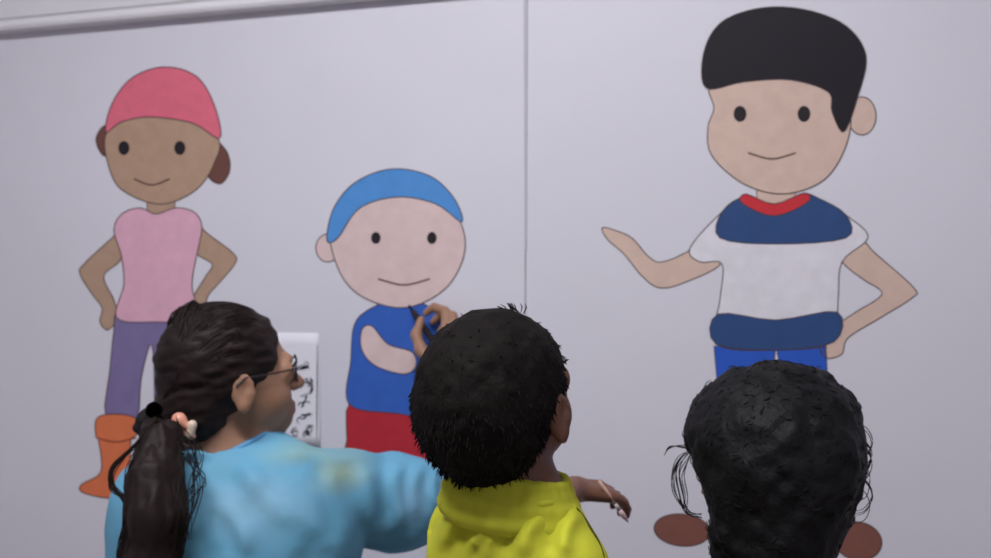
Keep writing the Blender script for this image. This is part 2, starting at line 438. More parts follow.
v, f = inkmarks(); mk('printed_drawing', v, f, M_ink, pr, label='small dark ink drawings down the right of the sheet')

# ------------------------------------------------------------------ people
SKIN_W = mat('olive skin', (158, 120, 98), 0.5, 0.35, var=0.06, scale=30, bump=0.08, bscale=300, bdist=0.0005, sss=0.12)
SKIN_B = mat('brown skin', (116, 79, 63), 0.5, 0.35, var=0.06, scale=30, bump=0.08, bscale=300, bdist=0.0005, sss=0.12)
SKIN_C = mat('tan skin', (150, 110, 92), 0.5, 0.35, var=0.06, scale=30, bump=0.08, bscale=300, bdist=0.0005, sss=0.12)
LIP = mat('lips', (150, 92, 86), 0.45, 0.4, var=0.05)
EYEW = mat('eye white', (225, 222, 218), 0.2, 0.5, var=0.02)
IRIS = mat('eye iris', (46, 30, 22), 0.15, 0.6, var=0.1)
HAIR_A = mat('dark brown hair', (31, 21, 20), 0.6, 0.22, var=0.3, scale=40, bump=0.4, bscale=120, bdist=0.002)
HAIR_B = mat('black short hair', (18, 14, 13), 0.75, 0.12, var=0.3, scale=80, bump=0.5, bscale=260, bdist=0.002)
HAIR_C = mat('black curly hair', (14, 13, 16), 0.6, 0.18, var=0.3, scale=60, bump=0.5, bscale=150, bdist=0.003)

def head_prims(F, fr, female=True):
    s = fr.sc
    E = lambda c, r, k, op='+', R=None: F.ell(fr.p(*c), np.array(r)*s, fr.R if R is None else fr.R@R, k*s, op)
    K = lambda a, b, ra, rb, k, op='+': F.cap(fr.p(*a), fr.p(*b), ra*s, rb*s, k*s, op)
    E((-.012, 0, .040), (.097, .075, .083), 0)
    E((.030, 0, .002), (.060, .060, .076), .02)
    E((.042, 0, -.046), (.046, .048, .032), .02)
    E((.079, 0, -.067), (.016, .019, .014), .016)
    for t in (-1, 1): E((.054, t*.034, -.022), (.030, .026, .028), .02)
    K((.087, -.032, .034), (.087, .032, .034), .008, .008, .016)
    K((.089, 0, .024), (.112, 0, -.010), .006, .0105, .011)
    for t in (-1, 1): E((.100, t*.0105, -.014), (.010, .0075, .0075), .006)
    E((.080, 0, -.046), (.018, .026, .018), .014)
    K((.0945, -.015, -.0415), (.0945, .015, -.0415), .0045, .0045, .006)
    K((.0935, -.013, -.0520), (.0935, .013, -.0520), .0055, .0055, .006)
    K((.101, -.020, -.0465), (.101, .020, -.0465), .0022, .0022, .003, '-')
    for t in (-1, 1):
        E((.094, t*.030, .015), (.011, .015, .008), .007, '-'); E((.078, t*.047, .016), (.012, .010, .017), .010)
        E((-.004, t*.078, .000), (.019, .0075, .028), .006, '+', rotz(t*18))
        E((-.006, t*.079, -.024), (.010, .006, .011), .006)
        E((.000, t*.087, .002), (.010, .0055, .018), .004, '-', rotz(t*18))
        E((.004, t*.082, -.006), (.005, .005, .006), .004)

def head_details(root, fr, brow_mat):
    s = fr.sc
    for t in (-1, 1):
        V = []; Fc = []; fm = []
        c = fr.p(.0745, t*.031, .015); r = .0118*s; nu, nv = 12, 16
        for i in range(nu+1):
            th = pi*i/nu
            for j in range(nv):
                ph = 2*pi*j/nv
                V.append(c+fr.R@np.array([r*cos(th), r*sin(th)*cos(ph), r*sin(th)*sin(ph)]))
        for i in range(nu):
            for j in range(nv):
                Fc.append([i*nv+j, (i+1)*nv+j, (i+1)*nv+(j+1) % nv, i*nv+(j+1) % nv]); fm.append(1 if i < 3 else 0)
        mk('eye', V, Fc, [EYEW, IRIS], root, True, fm)
        lines = []
        for q in range(26):
            y = .016+.030*q/25
            x = .0955-.35*(y-.03)**2*40*.1-.004*(q/25)**2
            a = np.array([x, t*y, .032+.006*sin(pi*min(1, q/22))])
            lines.append([fr.p(*(a+np.array([.0035, 0, -.003]))), fr.p(*(a+np.array([.0045, t*.003, .001]))), fr.p(*(a+np.array([.003, t*.007, .003])))])
        v, f = tubes(lines, .0007*s, 4); mk('eyebrow', v, f, brow_mat, root)

def lipmask(V, F, fr):
    c = fr.inv(V[F].mean(1)); return ((c[:, 0] > .088) & (abs(c[:, 1]) < .0185) & (c[:, 2] < -.0375) & (c[:, 2] > -.0575)).astype(int)

def hand(F, W, d, n, side, s=1.0, curl=0.45, spread=0.06, r=0.0085):
    """wrist W, finger direction d, palm normal n; side=+1 puts the thumb along n x d"""
    d = unit(d); n = unit(np.array(n)-d*np.dot(n, d)); l = np.cross(n, d)*side
    for off in (-.028, -.010, .010, .027):
        F.cap(W+d*.012*s+l*off*.55*s, W+d*.082*s+l*off*s, .0155*s, .0115*s, .012*s)
    for off, L in ((.029, .072), (.010, .081), (-.010, .075), (-.028, .058)):
        p = W+d*.083*s+l*off*s; an = -0.1; q = [p]; rr = [r*1.12*s]
        for k, fr_ in enumerate((.45, .31, .24)):
            an += curl*(0.8 if k == 0 else 1.0)
            dd = d*cos(an)+n*sin(an)+l*off*spread*12
            p = p+unit(dd)*L*fr_*1.08*s; q.append(p); rr.append(r*s*(1.0, .92, .78)[k])
        F.chain(q, rr, .004*s)
    b = W+d*.022*s+l*.022*s; m = b+unit(d*.62+l*.75+n*.35)*.042*s; t1 = m+unit(d*.85+l*.30+n*.45)*.032*s; t2 = t1+unit(d*.9+l*.02+n*.5)*.026*s
    F.chain([b, m, t1, t2], [.016*s, .0115*s, .0098*s, .0078*s], .010*s)
    return l

# ================================================================== woman in the blue gown (kneeling, painting)
A = thing('person', (-0.41, 1.58, 0), 'woman in light blue gown with long dark ponytail and glasses, reaching out to paint', 'person')
fa = Frame(P(231, 386, 1.60), 31, 5, 0)
S_R = np.array([-.235, 1.635, .925]); E_R = P(454, 500, 1.79); W_R = P(437, 374, 1.895)
S_L = np.array([-.535, 1.585, .895]); E_L = np.array([-.580, 1.600, .660]); W_L = np.array([-.530, 1.780, .560])
F = Field((-.70, 1.17, -.01), (.03, 2.03, 1.26), .0042)
head_prims(F, fa)
nk = np.array([-.428, 1.60, .96])
F.cap(fa.p(-.032, 0, -.03), nk, .049, .051, .02)
F.cap(nk+np.array([0, 0, -.045]), S_R+np.array([0, 0, -.02]), .032, .040, .03); F.cap(nk+np.array([0, 0, -.03]), S_L, .034, .042, .03)
F.ell((-.405, 1.61, .84), (.16, .10, .16), None, .04)
F.ell((-.405, 1.60, .56), (.155, .11, .19), None, .05)
for sx in (-.085, .085):
    F.cap((-.405+sx, 1.60, .48), (-.405+sx*1.2, 1.63, .065), .082, .055, .03)
    F.cap((-.405+sx*1.2, 1.63, .065), (-.405+sx*1.2, 1.28, .055), .052, .036, .02)
    F.cap((-.405+sx*1.2, 1.28, .055), (-.405+sx*1.2, 1.20, .03), .034, .02, .02)
F.chain([S_R, E_R, W_R], [.046, .037, .025], .02)
F.chain([S_L, E_L, W_L], [.046, .037, .025], .02)
hand(F, W_L, (.35, .8, -.5), (.8, -.1, .6), 1)
# painting hand: palm, four fingers closing on the pen, thumb on the other side
kn = [P(446, 329, 1.915), P(452, 334, 1.905), P(456, 341, 1.895), P(458, 348, 1.887)]
for k_ in kn: F.cap(W_R, k_, .021, .0115, .012)
F.chain([kn[0], P(445, 311, 1.937), P(434, 307, 1.953), P(426, 313, 1.960)], [.0100, .0092, .0084, .0072], .003)
F.chain([kn[1], P(453, 316, 1.928), P(442, 313, 1.948), P(433, 322, 1.957)], [.0100, .0092, .0084, .0072], .003)
F.chain([kn[2], P(459, 325, 1.917), P(449, 322, 1.940), P(440, 331, 1.950)], [.0095, .0088, .0080, .0070], .003)
F.chain([kn[3], P(462, 336, 1.907), P(453, 333, 1.928), P(446, 341, 1.938)], [.0085, .0078, .0072, .0064], .003)
F.chain([P(436, 366, 1.90), P(421, 350, 1.918), P(416, 335, 1.935), P(421, 320, 1.948)], [.016, .0118, .0100, .0080], .008)
V, Fc = F.mesh(); mk('body', V, Fc, [SKIN_W, LIP], A, True, lipmask(V, Fc, fa))
head_details(A, fa, HAIR_A)

# gown
M_gown = mat('blue gown fabric', (102, 164, 196), 0.62, 0.25, var=0.05, scale=9, bump=0.35, bscale=22, bdist=0.006)
nt = M_gown.node_tree; bs = nt.nodes['Principled BSDF']
src = bs.inputs['Base Color'].links[0].from_socket
tc = nt.nodes['Texture Coordinate']
def tint_patch(center, radius, rgb, strength):  # mixes a soft-edged patch of another colour into the gown
    global src
    sub = nt.nodes.new('ShaderNodeVectorMath'); sub.operation = 'SUBTRACT'; sub.inputs[1].default_value = center
    ns = nt.nodes.new('ShaderNodeTexNoise'); ns.inputs['Scale'].default_value = 18; ns.inputs['Detail'].default_value = 4
    ln = nt.nodes.new('ShaderNodeVectorMath'); ln.operation = 'LENGTH'
    sc_ = nt.nodes.new('ShaderNodeVectorMath'); sc_.operation = 'DIVIDE'; sc_.inputs[1].default_value = radius
    nt.links.new(tc.outputs['Object'], sub.inputs[0]); nt.links.new(sub.outputs[0], sc_.inputs[0]); nt.links.new(sc_.outputs[0], ln.inputs[0])
    nt.links.new(tc.outputs['Object'], ns.inputs['Vector'])
    ad = nt.nodes.new('ShaderNodeMath'); ad.operation = 'ADD'; nt.links.new(ln.outputs['Value'], ad.inputs[0]); nt.links.new(ns.outputs['Fac'], ad.inputs[1])
    mr = nt.nodes.new('ShaderNodeMapRange'); mr.inputs[1].default_value = 0.7; mr.inputs[2].default_value = 1.6; mr.inputs[3].default_value = strength; mr.inputs[4].default_value = 0
    nt.links.new(ad.outputs[0], mr.inputs[0])
    mx = nt.nodes.new('ShaderNodeMix'); mx.data_type = 'RGBA'; mx.inputs[7].default_value = lin(rgb)
    nt.links.new(mr.outputs[0], mx.inputs[0]); nt.links.new(src, mx.inputs[6]); src = mx.outputs[2]
    nt.links.new(src, bs.inputs['Base Color'])
org = np.array(world_origin(A))
tint_patch(tuple(P(345, 472, 1.56)-org), (.055, .12, .036), (146, 156, 112), 0.65)  # olive paint stain on the upper arm
tint_patch(tuple(P(300, 452, 1.56)-org), (.075, .12, .022), (150, 180, 160), 0.5)  # faint greenish paint stain by the shoulder
tint_patch(tuple(P(260, 510, 1.48)-org), (.10, .12, .05), (150, 190, 214), 0.5)  # paler blue patch on the back of the gown
tint_patch(tuple(P(415, 500, 1.62)-org), (.035, .12, .045), (120, 160, 190), 0.6)  # slightly greyer blue patch on the sleeve
F = Field((-.74, 1.33, .02), (.03, 1.93, 1.03), .005)
F.ell((-.405, 1.600, .835), (.190, .125, .175), None, 0)
F.cap((-.42, 1.590, .918), (-.25, 1.625, .910), .044, .055, .03)
F.cap((-.425, 1.600, .950), S_L, .050, .060, .04)
F.ell((-.450, 1.552, .955), (.070, .026, .024), None, .03)
F.ell((-.405, 1.59, .60), (.19, .145, .25), None, .06)
F.ell((-.405, 1.59, .30), (.22, .17, .26), None, .06)
cuff = P(448, 466, 1.835)
F.chain([S_R+np.array([-.01, 0, -.026]), P(398, 502, 1.70), E_R+np.array([-.01, 0, -.002])], [.062, .076, .064], .035)
F.cap(E_R, cuff, .060, .043, .03)
F.chain([S_L, E_L, W_L+np.array([.0, -.06, .02])], [.064, .066, .046], .04)
dc = unit(W_R-E_R); F.cap(cuff+dc*.036, cuff+dc*.10, .040, .05, .004, '-'); F.cut((0, 0, .06), (0, 0, -1))
# neckline hollow
F.cap(fa.p(-.03, 0, -.04), nk+np.array([.0, .005, .0]), .057, .057, .006, '-')
R45 = np.array(Matrix.Rotation(radians(28), 3, 'Y'))
F.noise(.005, (9, 9, 5), R45, 3.3); F.noise(.004, (30, 30, 10), R45, 9.1)
# hanging folds on the sleeve and pulls across the back
for pts, w_, am in (([(330, 462), (338, 500), (352, 548)], 9, .010), ([(362, 456), (372, 500), (376, 546)], 8, .009), ([(398, 458), (396, 490), (404, 530)], 8, .010),
                    ([(420, 462), (414, 490), (418, 524)], 6, .008), ([(438, 466), (434, 490), (440, 512)], 5, .007), ([(446, 476), (452, 492), (446, 508)], 4, .005),
                    ([(236, 456), (262, 490), (300, 540)], 12, .009), ([(214, 470), (216, 520), (212, 556)], 10, .008), ([(222, 500), (240, 530), (250, 556)], 8, .008),
                    ([(285, 500), (320, 530), (330, 556)], 12, .008), ([(196, 452), (206, 478), (204, 500)], 6, .006), ([(270, 448), (330, 456), (380, 452)], 8, .006)):
    F.ridge(pts, w_, am*.62, .5)
V, Fc = F.mesh(); gown = mk('gown', V, Fc, M_gown, A, True)
# tied neck band
M_band = mat('gown binding', (92, 150, 196), 0.6, 0.25, var=0.06, scale=30)
ring = []
for t in np.linspace(0, 2*pi, 40):
    q = nk+np.array([.064*cos(t), .005+.064*sin(t), .0]); z = 1.02
    while z > .90:
        ii = np.round((np.array([q[0], q[1], z])-F.lo)/F.h).astype(int)
        if np.all(ii < F.n) and F.D[tuple(ii)] < 0: break
        z -= .001
    ring.append(np.array([q[0], q[1], z]))
ring = np.array(ring); zz = ring[:-1, 2].copy()
for _ in range(4): zz = (np.roll(zz, 1)+zz+np.roll(zz, -1))/3
ring[:-1, 2] = zz; ring[-1] = ring[0]
v, f = tubes([ring], .0050, 6, False); mk('neck_band', v, f, M_band, gown)
M_dark = mat('dark trousers', (44, 46, 58), 0.8, 0.2, var=0.1, scale=40)
F = Field((-.64, 1.19, -.01), (-.17, 1.74, .60), .006)
F.ell((-.405, 1.60, .48), (.165, .12, .10), None, 0)
for sx in (-.085, .085):
    F.cap((-.405+sx, 1.60, .48), (-.405+sx*1.2, 1.63, .072), .09, .064, .03)
    F.cap((-.405+sx*1.2, 1.63, .070), (-.405+sx*1.2, 1.30, .062), .060, .046, .02)
F.cut((0, 0, .006), (0, 0, -1)); F.cut((0, 1.285, 0), (0, -1, 0))
V, Fc = F.mesh(); mk('trousers', V, Fc, M_dark, A)
# hair: drawn back into a low tie
def erode_face(F, fr):
    s = fr.sc
    F.ell(fr.p(.104, 0, -.012), np.array([.064, .10, .088])*s, fr.R, .008*s, '-')
    for t in (-1, 1): F.ell(fr.p(.022, t*.088, -.030), np.array([.046, .030, .046])*s, fr.R, .008*s, '-')
tie = fa.p(-.124, .004, -.042)
F = Field(fa.o-np.array([.22, .18, .20]), fa.o+np.array([.18, .18, .18]), .0036)
F.ell(fa.p(-.014, 0, .044), (.101, .083, .090), fa.R, 0)
F.ell(fa.p(-.052, 0, -.018), (.056, .064, .062), fa.R, .02)
F.cap(fa.p(-.07, 0, -.03), tie, .045, .018, .03)
erode_face(F, fa)
F.noise(.0035, (30, 30, 90), fa.R, 1.7); F.noise(.002, (60, 60, 160), fa.R, 5.1)
base = F.mesh()
L = []
rl = random.Random(11)
for i in range(620):   # strands combed back over the skull
    th = rl.uniform(0.12, pi-0.12); t = rl.choice((-1, 1))
    u0 = rl.uniform(-.2, .85)
    pts = []
    side = cos(th); upv = sin(th)
    for q in range(9):
        w = q/8
        x = .078*u0*(1-w)-.018 + (-.100)*w
        rad = math.sqrt(max(0.02, 1-((x+.018)/.108)**2))
        sy = side*(1-w*.75); sz = upv*(1-w*1.05)-.35*w
        nrm_ = math.hypot(sy, sz)+1e-6
        lift = 1.0+.012*rl.random()
        p = np.array([x, sy/nrm_*.084*rad*lift*(1-.25*w), .044+sz/nrm_*.092*rad*lift])
        pts.append(p)
    pts[-1] = np.array([-.120, .004, -.040])+np.array([rl.gauss(0, .006) for _ in range(3)])
    z0 = pts[0]
    if z0[0] > .045 and z0[2] < .075: continue
    if abs(z0[1]) > .06 and z0[2] < .03 and z0[0] > -.03: continue
    if any(p[0] > -.03 and p[2] < .02 for p in pts): continue
    L.append([fa.p(*p) for p in spline(pts, 2)])
hv = [base, tubes(L, .0009, 4)]
V, Fc = join(*hv); hair = mk('hair', V, Fc, HAIR_A, A, True)
# ponytail
pc = [tie, P(160, 438, 1.475), P(155, 475, 1.440), P(156, 515, 1.420), P(150, 562, 1.425), P(146, 620, 1.43), P(144, 670, 1.44)]
pr_ = [.012, .025, .034, .038, .039, .032, .012]
F = Field((-.62, 1.33, .56), (-.38, 1.56, 1.08), .004)
F.chain(pc, [r*.9 for r in pr_], .03)
F.noise(.005, (70, 70, 5), None, 2.2); F.noise(.003, (150, 150, 6), None, 7.7)
base = F.mesh()
cl = spline(pc, 8); cr = np.interp(np.linspace(0, 1, len(cl)), np.linspace(0, 1, len(pr_)), pr_)
L = []
for i in range(420):
    a0 = rl.uniform(0, 2*pi); rad = rl.uniform(.75, 1.12); ph = rl.uniform(0, 6.28); am = rl.uniform(.001, .006); st = rl.randint(0, 8); en = rl.randint(30, len(cl))
    L.append([cl[q]+np.array([cos(a0), sin(a0)*.8, 0])*cr[q]*rad+np.array([sin(q*.33+ph), cos(q*.27+ph), 0])*am*min(1, q/8) for q in range(st, en, 2)])
# stray locks looping out at the side and along the back
L2 = []
for k in range(16):
    j = lambda: rl.uniform(-3, 3)
    L2.append(spline([P(158, 420+j(), 1.46), P(136+j(), 444+j(), 1.45), P(114+j(), 468+j(), 1.44), P(112+j(), 486+j(), 1.44), P(124+j(), 500+j(), 1.44), P(130+j(), 520, 1.44)], 5))
for k in range(12):
    j = lambda: rl.uniform(-10, 10)
    L2.append(spline([P(176, 424+j(), 1.46), P(192+j(), 450+j(), 1.455), P(198+j(), 478+j(), 1.45), P(190+j(), 505+j(), 1.44), P(186+j(), 540, 1.44)], 5))
v2 = tubes(L2, .0008, 4)
V, Fc = join(base, tubes(L, .0009, 4), v2); pony = mk('ponytail', V, Fc, HAIR_A, hair, True)
M_black = mat('black elastic', (26, 23, 27), 0.7, 0.3, var=0.2, scale=60)
F = Field(tie-.07, tie+.07, .003)
tn = unit(pc[1]-tie); t1_ = unit(np.cross(tn, (0, 1, 0))); t2_ = np.cross(tn, t1_)
for k in range(9):
    a0 = 2*pi*k/9; F.ell(tie+(t1_*cos(a0)+t2_*sin(a0))*.018, (.010+.003*(k % 2), .011, .010), None, .005)
F.ell(P(155, 409, 1.475), (.011, .020, .010), None, .008); F.ell(P(151, 412, 1.475), (.008, .016, .010), None, .006); F.cap(P(155, 409, 1.478), tie, .010, .012, .006)
V, Fc = F.mesh(); mk('hair_tie', V, Fc, M_black, hair)
# pale peach clip showing below the hair at the nape
M_clip = mat('peach plastic', (226, 160, 136), 0.4, 0.4, var=0.05); M_cream = mat('cream plastic', (220, 200, 182), 0.4, 0.4, var=0.05)
F = Field(P(184, 428, 1.50)-.06, P(184, 428, 1.50)+.06, .0025)
F.chain([P(172, 429, 1.495), P(179, 420, 1.495), P(186, 426, 1.495)], [.005, .010, .006], .006); F.cap(P(180, 430, 1.5), P(192, 436, 1.5), .007, .006, .006)
V, Fc = F.mesh(); clip = mk('hair_clip', V, Fc, M_clip, A, label='peach hair clip at the nape')
F = Field(P(191, 430, 1.49)-.04, P(191, 430, 1.49)+.04, .0025); F.cap(P(192, 425, 1.495), P(190, 435, 1.495), .0075, .006, 0)
V, Fc = F.mesh(); mk('clip_end', V, Fc, M_cream, clip)
# glasses
gl = []
for t in (-1, 1):
    gl.append([fa.p(.101-.010*abs(cos(a0))*(cos(a0)*t > 0)*(1), t*.032+.021*cos(a0), .012+.016*sin(a0)) for a0 in np.linspace(0, 2*pi, 25)])
    gl.append([fa.p(.094, t*.053, .020), fa.p(.05, t*.074, .020), fa.p(0, t*.083, .020), fa.p(-.016, t*.084, .010)])
gl.append([fa.p(.101, -.012, .016), fa.p(.108, 0, .020), fa.p(.101, .012, .016)])
v, f = tubes(gl, .0016, 6, False); mk('eyeglasses', v, f, mat('dark spectacle frame', (40, 30, 34), .35, .5, var=.1), A)

# marker pen in her hand
tip = Wp(409, 305, 0.0015); tail = P(443, 356, 1.885)
ax = unit(tail-tip)
mk_ = thing('marker_pen', Vector(tip), 'black marker pen held against the wall painting in a raised hand', 'marker')
def lathe(name, prof, o, d, m, parent, n=16):
    a = unit(np.cross(d, (0, 0, 1))); b = np.cross(d, a); V = []; Fq = []
    for (t, r) in prof:
        for j in range(n): V.append(o+d*t+(a*cos(2*pi*j/n)+b*sin(2*pi*j/n))*r)
    for i in range(len(prof)-1):
        for j in range(n): Fq.append([i*n+j, i*n+(j+1) % n, (i+1)*n+(j+1) % n, (i+1)*n+j])
    Fq.append(list(range(n))[::-1]); Fq.append([(len(prof)-1)*n+j for j in range(n)])
    return mk(name, V, Fq, m, parent, True)
Lm = np.linalg.norm(tail-tip)
lathe('barrel', [(.022, .0035), (.026, .0058), (.045, .0062), (Lm, .0062), (Lm+.004, .0055)], tip, ax, mat('black barrel', (22, 18, 20), .4, .4, var=.1), mk_)
lathe('nib', [(0, .0008), (.004, .0018), (.014, .0020), (.0225, .0034)], tip, ax, mat('nib felt', (30, 26, 32), .8, .2, var=.1), mk_)

# ================================================================== boy in the yellow-green shirt (standing)
B = thing('person', (0.02, 1.08, 0), 'child with short black hair in yellow-green shirt, seen from behind', 'person')
fb = Frame(P(502, 413, 1.08), 61, 15, -3, 0.90)
F = Field((-.17, .86, -.01), (.33, 1.66, 1.26), .0038)
head_prims(F, fb)
nb = np.array([.018, 1.075, 1.02])
F.cap(fb.p(-.03, 0, -.03), nb, .044, .047, .02)
Rb = rotz(55)
SBL = np.array([-.024, 1.145, .960]); EBL = np.array([.050, 1.300, .930]); WBL = P(574, 489, 1.455)
SBR = np.array([.074, 1.035, .945]); EBR = np.array([.090, 1.000, .780]); WBR = np.array([.125, 1.090, .650])
F.ell((.022, 1.085, .90), (.075, .095, .13), Rb, .03)
F.ell((.022, 1.085, .70), (.075, .090, .15), Rb, .04)
F.cap(nb, SBL, .038, .035, .03); F.cap(nb, SBR, .038, .035, .03)
F.chain([SBL, EBL, WBL], [.034, .029, .019], .015); F.chain([SBR, EBR, WBR], [.034, .028, .019], .015)
lat = Rb@np.array([0, 1, 0])
for t in (-1, 1):
    hp = np.array([.022, 1.085, .60])+lat*.048*t
    F.cap(hp, hp+np.array([.0, .0, -.28])+lat*.01*t, .062, .042, .02); F.cap(hp+np.array([0, 0, -.28])+lat*.01*t, hp+np.array([-.01, -.01, -.54])+lat*.015*t, .042, .03, .02)
    F.cap(hp+np.array([-.01, -.01, -.56])+lat*.015*t, hp+np.array([.06, .09, -.575])+lat*.02*t, .028, .02, .015)
dB = unit((.80, .50, -.16)); hand(F, WBL, dB, (-.05, .30, -1), -1, .74, .50, .05, .0092)
hand(F, WBR, (.2, .6, -.75), (.6, .5, .3), 1, .66, .4)
V, Fc = F.mesh(); mk('body', V, Fc, [SKIN_B, LIP], B, True, lipmask(V, Fc, fb)*0)
head_details(B, fb, HAIR_B)
# hair
F = Field(fb.o-.17, fb.o+.17, .0032)
s_ = fb.sc
F.ell(fb.p(-.013, 0, .040), np.array([.105, .084, .090])*s_, fb.R, 0)
F.ell(fb.p(-.046, 0, -.024), np.array([.052, .058, .050])*s_, fb.R, .02)
F.ell(fb.p(-.058, 0, .015), np.array([.064, .074, .066])*s_, fb.R, .02)
F.ell(fb.p(.112, 0, -.022), np.array([.062, .10, .084])*s_, fb.R, .006, '-')
for t in (-1, 1): F.ell(fb.p(.018, t*.088, -.034), np.array([.038, .030, .044])*s_, fb.R, .006, '-')
F.noise(.0016, (60, 60, 60), None, 4.4); F.noise(.0016, (150, 150, 150), None, 8.8)
base = F.mesh()
bv, bf = base
fn = np.cross(bv[bf[:, 1]]-bv[bf[:, 0]], bv[bf[:, 2]]-bv[bf[:, 0]]); fn /= np.linalg.norm(fn, axis=1, keepdims=True)+1e-9
fc = bv[bf].mean(1); ctr = fb.p(-.02, 0, .03)
ok = np.where(((fc-ctr)*fn).sum(1) > 0.03)[0]
sel = RNG.choice(ok, 3600)
L = []
for q in sel:
    d = unit(fn[q]*.28+np.array([0, 0, -.75])+fb.R@np.array([.15, 0, .25])+RNG.normal(0, .16, 3)); p = fc[q]-fn[q]*.002; ln_ = RNG.uniform(.005, .009)
    L.append([p, p+d*ln_*.5, p+d*ln_+np.array([0, 0, -.15])*ln_])
for k in range(16):   # tuft standing up at the crown
    p = P(516+RNG.uniform(-9, 9), 314, 1.075+RNG.uniform(-.02, .02)); d = unit((RNG.uniform(-.9, .5), RNG.uniform(-.3, .3), .9))
    L.append([p, p+d*.008, p+d*.013+np.array([-.003, 0, -.001])])
V, Fc = join(base, tubes(L, .0007, 4)); mk('hair', V, Fc, HAIR_B, B, True)
# shirt
M_shirt = mat('yellow green jersey', (196, 198, 58), 0.8, 0.15, var=0.05, scale=14, bump=0.3, bscale=30, bdist=0.004)
F = Field((-.19, .86, .50), (.25, 1.36, 1.08), .0045)
F.ell((.022, 1.080, .915), (.082, .104, .125), Rb, 0)
F.ell((.022, 1.082, .72), (.092, .108, .20), Rb, .05)
F.cap(nb+np.array([-.004, 0, -.022]), SBL+np.array([.004, 0, -.002]), .046, .044, .03); F.cap(nb+np.array([-.006, 0, -.024]), SBR+np.array([-.006, 0, -.002]), .044, .043, .03)
F.chain([SBL, EBL], [.044, .044], .025)
F.chain([SBR, EBR], [.042, .043], .025)
F.cap(EBL+unit(EBL-SBL)*.034, EBL+unit(EBL-SBL)*.1, .040, .05, .003, '-')
F.cut((0, 0, .535), (0, 0, -1))
F.noise(.006, (14, 14, 9), None, 6.6)
for pts, w_, am in (([(508, 500), (486, 524), (466, 556)], 7, .008), ([(474, 496), (452, 520), (438, 552)], 8, .007), ([(446, 486), (478, 499), (530, 503), (572, 502)], 6, .006),
                    ([(548, 508), (528, 530), (520, 558)], 9, .006), ([(580, 506), (566, 530), (564, 558)], 8, .006), ([(500, 520), (488, 545), (484, 560)], 6, .004)):
    F.ridge(pts, w_, am*1.3)
seam_pts = [F.flank(y_, i_) for y_, i_ in ((508, .004), (518, .004), (530, .004), (544, .005), (560, .006), (580, .006))]
V, Fc = F.mesh(); shirt = mk('shirt', V, Fc, M_shirt, B, True)
# stand-up collar, folds round the neck
F = Field((-.09, .96, .96), (.13, 1.20, 1.095), .0035)
cc = np.array([.016, 1.077, 0.0])
ringp = lambda r, z, dz=0.0: [cc+np.array([r*cos(t), r*.92*sin(t), z+dz*cos(t)]) for t in np.linspace(0, 2*pi, 25)]
for (r_, z_, q_) in ((.058, 1.050, .0065), (.060, 1.038, .008), (.064, 1.024, .010), (.068, 1.008, .0105)):
    R_ = ringp(r_, z_-.009, -.012); F.chain(R_, [q_]*25, .006)
F.noise(.003, (30, 30, 20), None, 1.2)
V, Fc = F.mesh(); mk('collar', V, Fc, M_shirt, shirt, True)
seam = spline(seam_pts, 5)
v, f = tubes([seam], .0020, 6); mk('sleeve_seam', v, f, mat('dark olive seam', (72, 72, 30), .8, .2, var=.1), shirt, label='dark seam at the armhole')
F = Field((-.12, .93, .03), (.17, 1.24, .68), .006)
F.ell((.022, 1.085, .60), (.085, .10, .07), Rb, 0)
for t in (-1, 1):
    hp = np.array([.022, 1.085, .60])+lat*.048*t
    F.chain([hp, hp+np.array([0, 0, -.28])+lat*.01*t, hp+np.array([-.01, -.01, -.53])+lat*.015*t], [.072, .056, .048], .02)
F.cut((0, 0, .066), (0, 0, -1)); V, Fc = F.mesh(); mk('trousers', V, Fc, M_dark, B)
M_shoe = mat('white trainer', (205, 205, 205), .6, .3, var=.05)
for t in (-1, 1):
    hp = np.array([.022, 1.085, .60])+lat*.048*t
    F = Field(hp+np.array([-.12, -.12, -.61]), hp+np.array([.16, .2, -.48]), .005)
    F.cap(hp+np.array([-.022, -.03, -.557])+lat*.015*t, hp+np.array([.055, .08, -.565])+lat*.02*t, .043, .037, .01); F.cut((0, 0, .001), (0, 0, -1))
    V, Fc = F.mesh(); mk('shoe', V, Fc, M_shoe, B)
# brush in the child's hand
b0 = P(601, 484, 1.452); b1 = P(628, 522, 1.475); bd = unit(b1-b0)
br = thing('paintbrush', Vector(b0), 'thin pale stick held in the outstretched hand of the child in yellow-green', 'paintbrush')
M_wood = mat('pale wood', (226, 190, 172), .6, .3, var=.06)
lathe('handle', [(-.006, .0012), (-.004, .0024), (.02, .0030), (.040, .0026)], b0, bd, M_wood, br, 12)
lathe('ferrule', [(.040, .0027), (.052, .0032)], b0, bd, mat('metal ferrule', (200, 190, 190), .3, .6, var=.05), br, 12)
lathe('bristles', [(.052, .0031), (.060, .0042), (.070, .0030), (.078, .0006)], b0, bd, mat('pale bristles', (214, 186, 190), .8, .2, var=.1), br, 12)

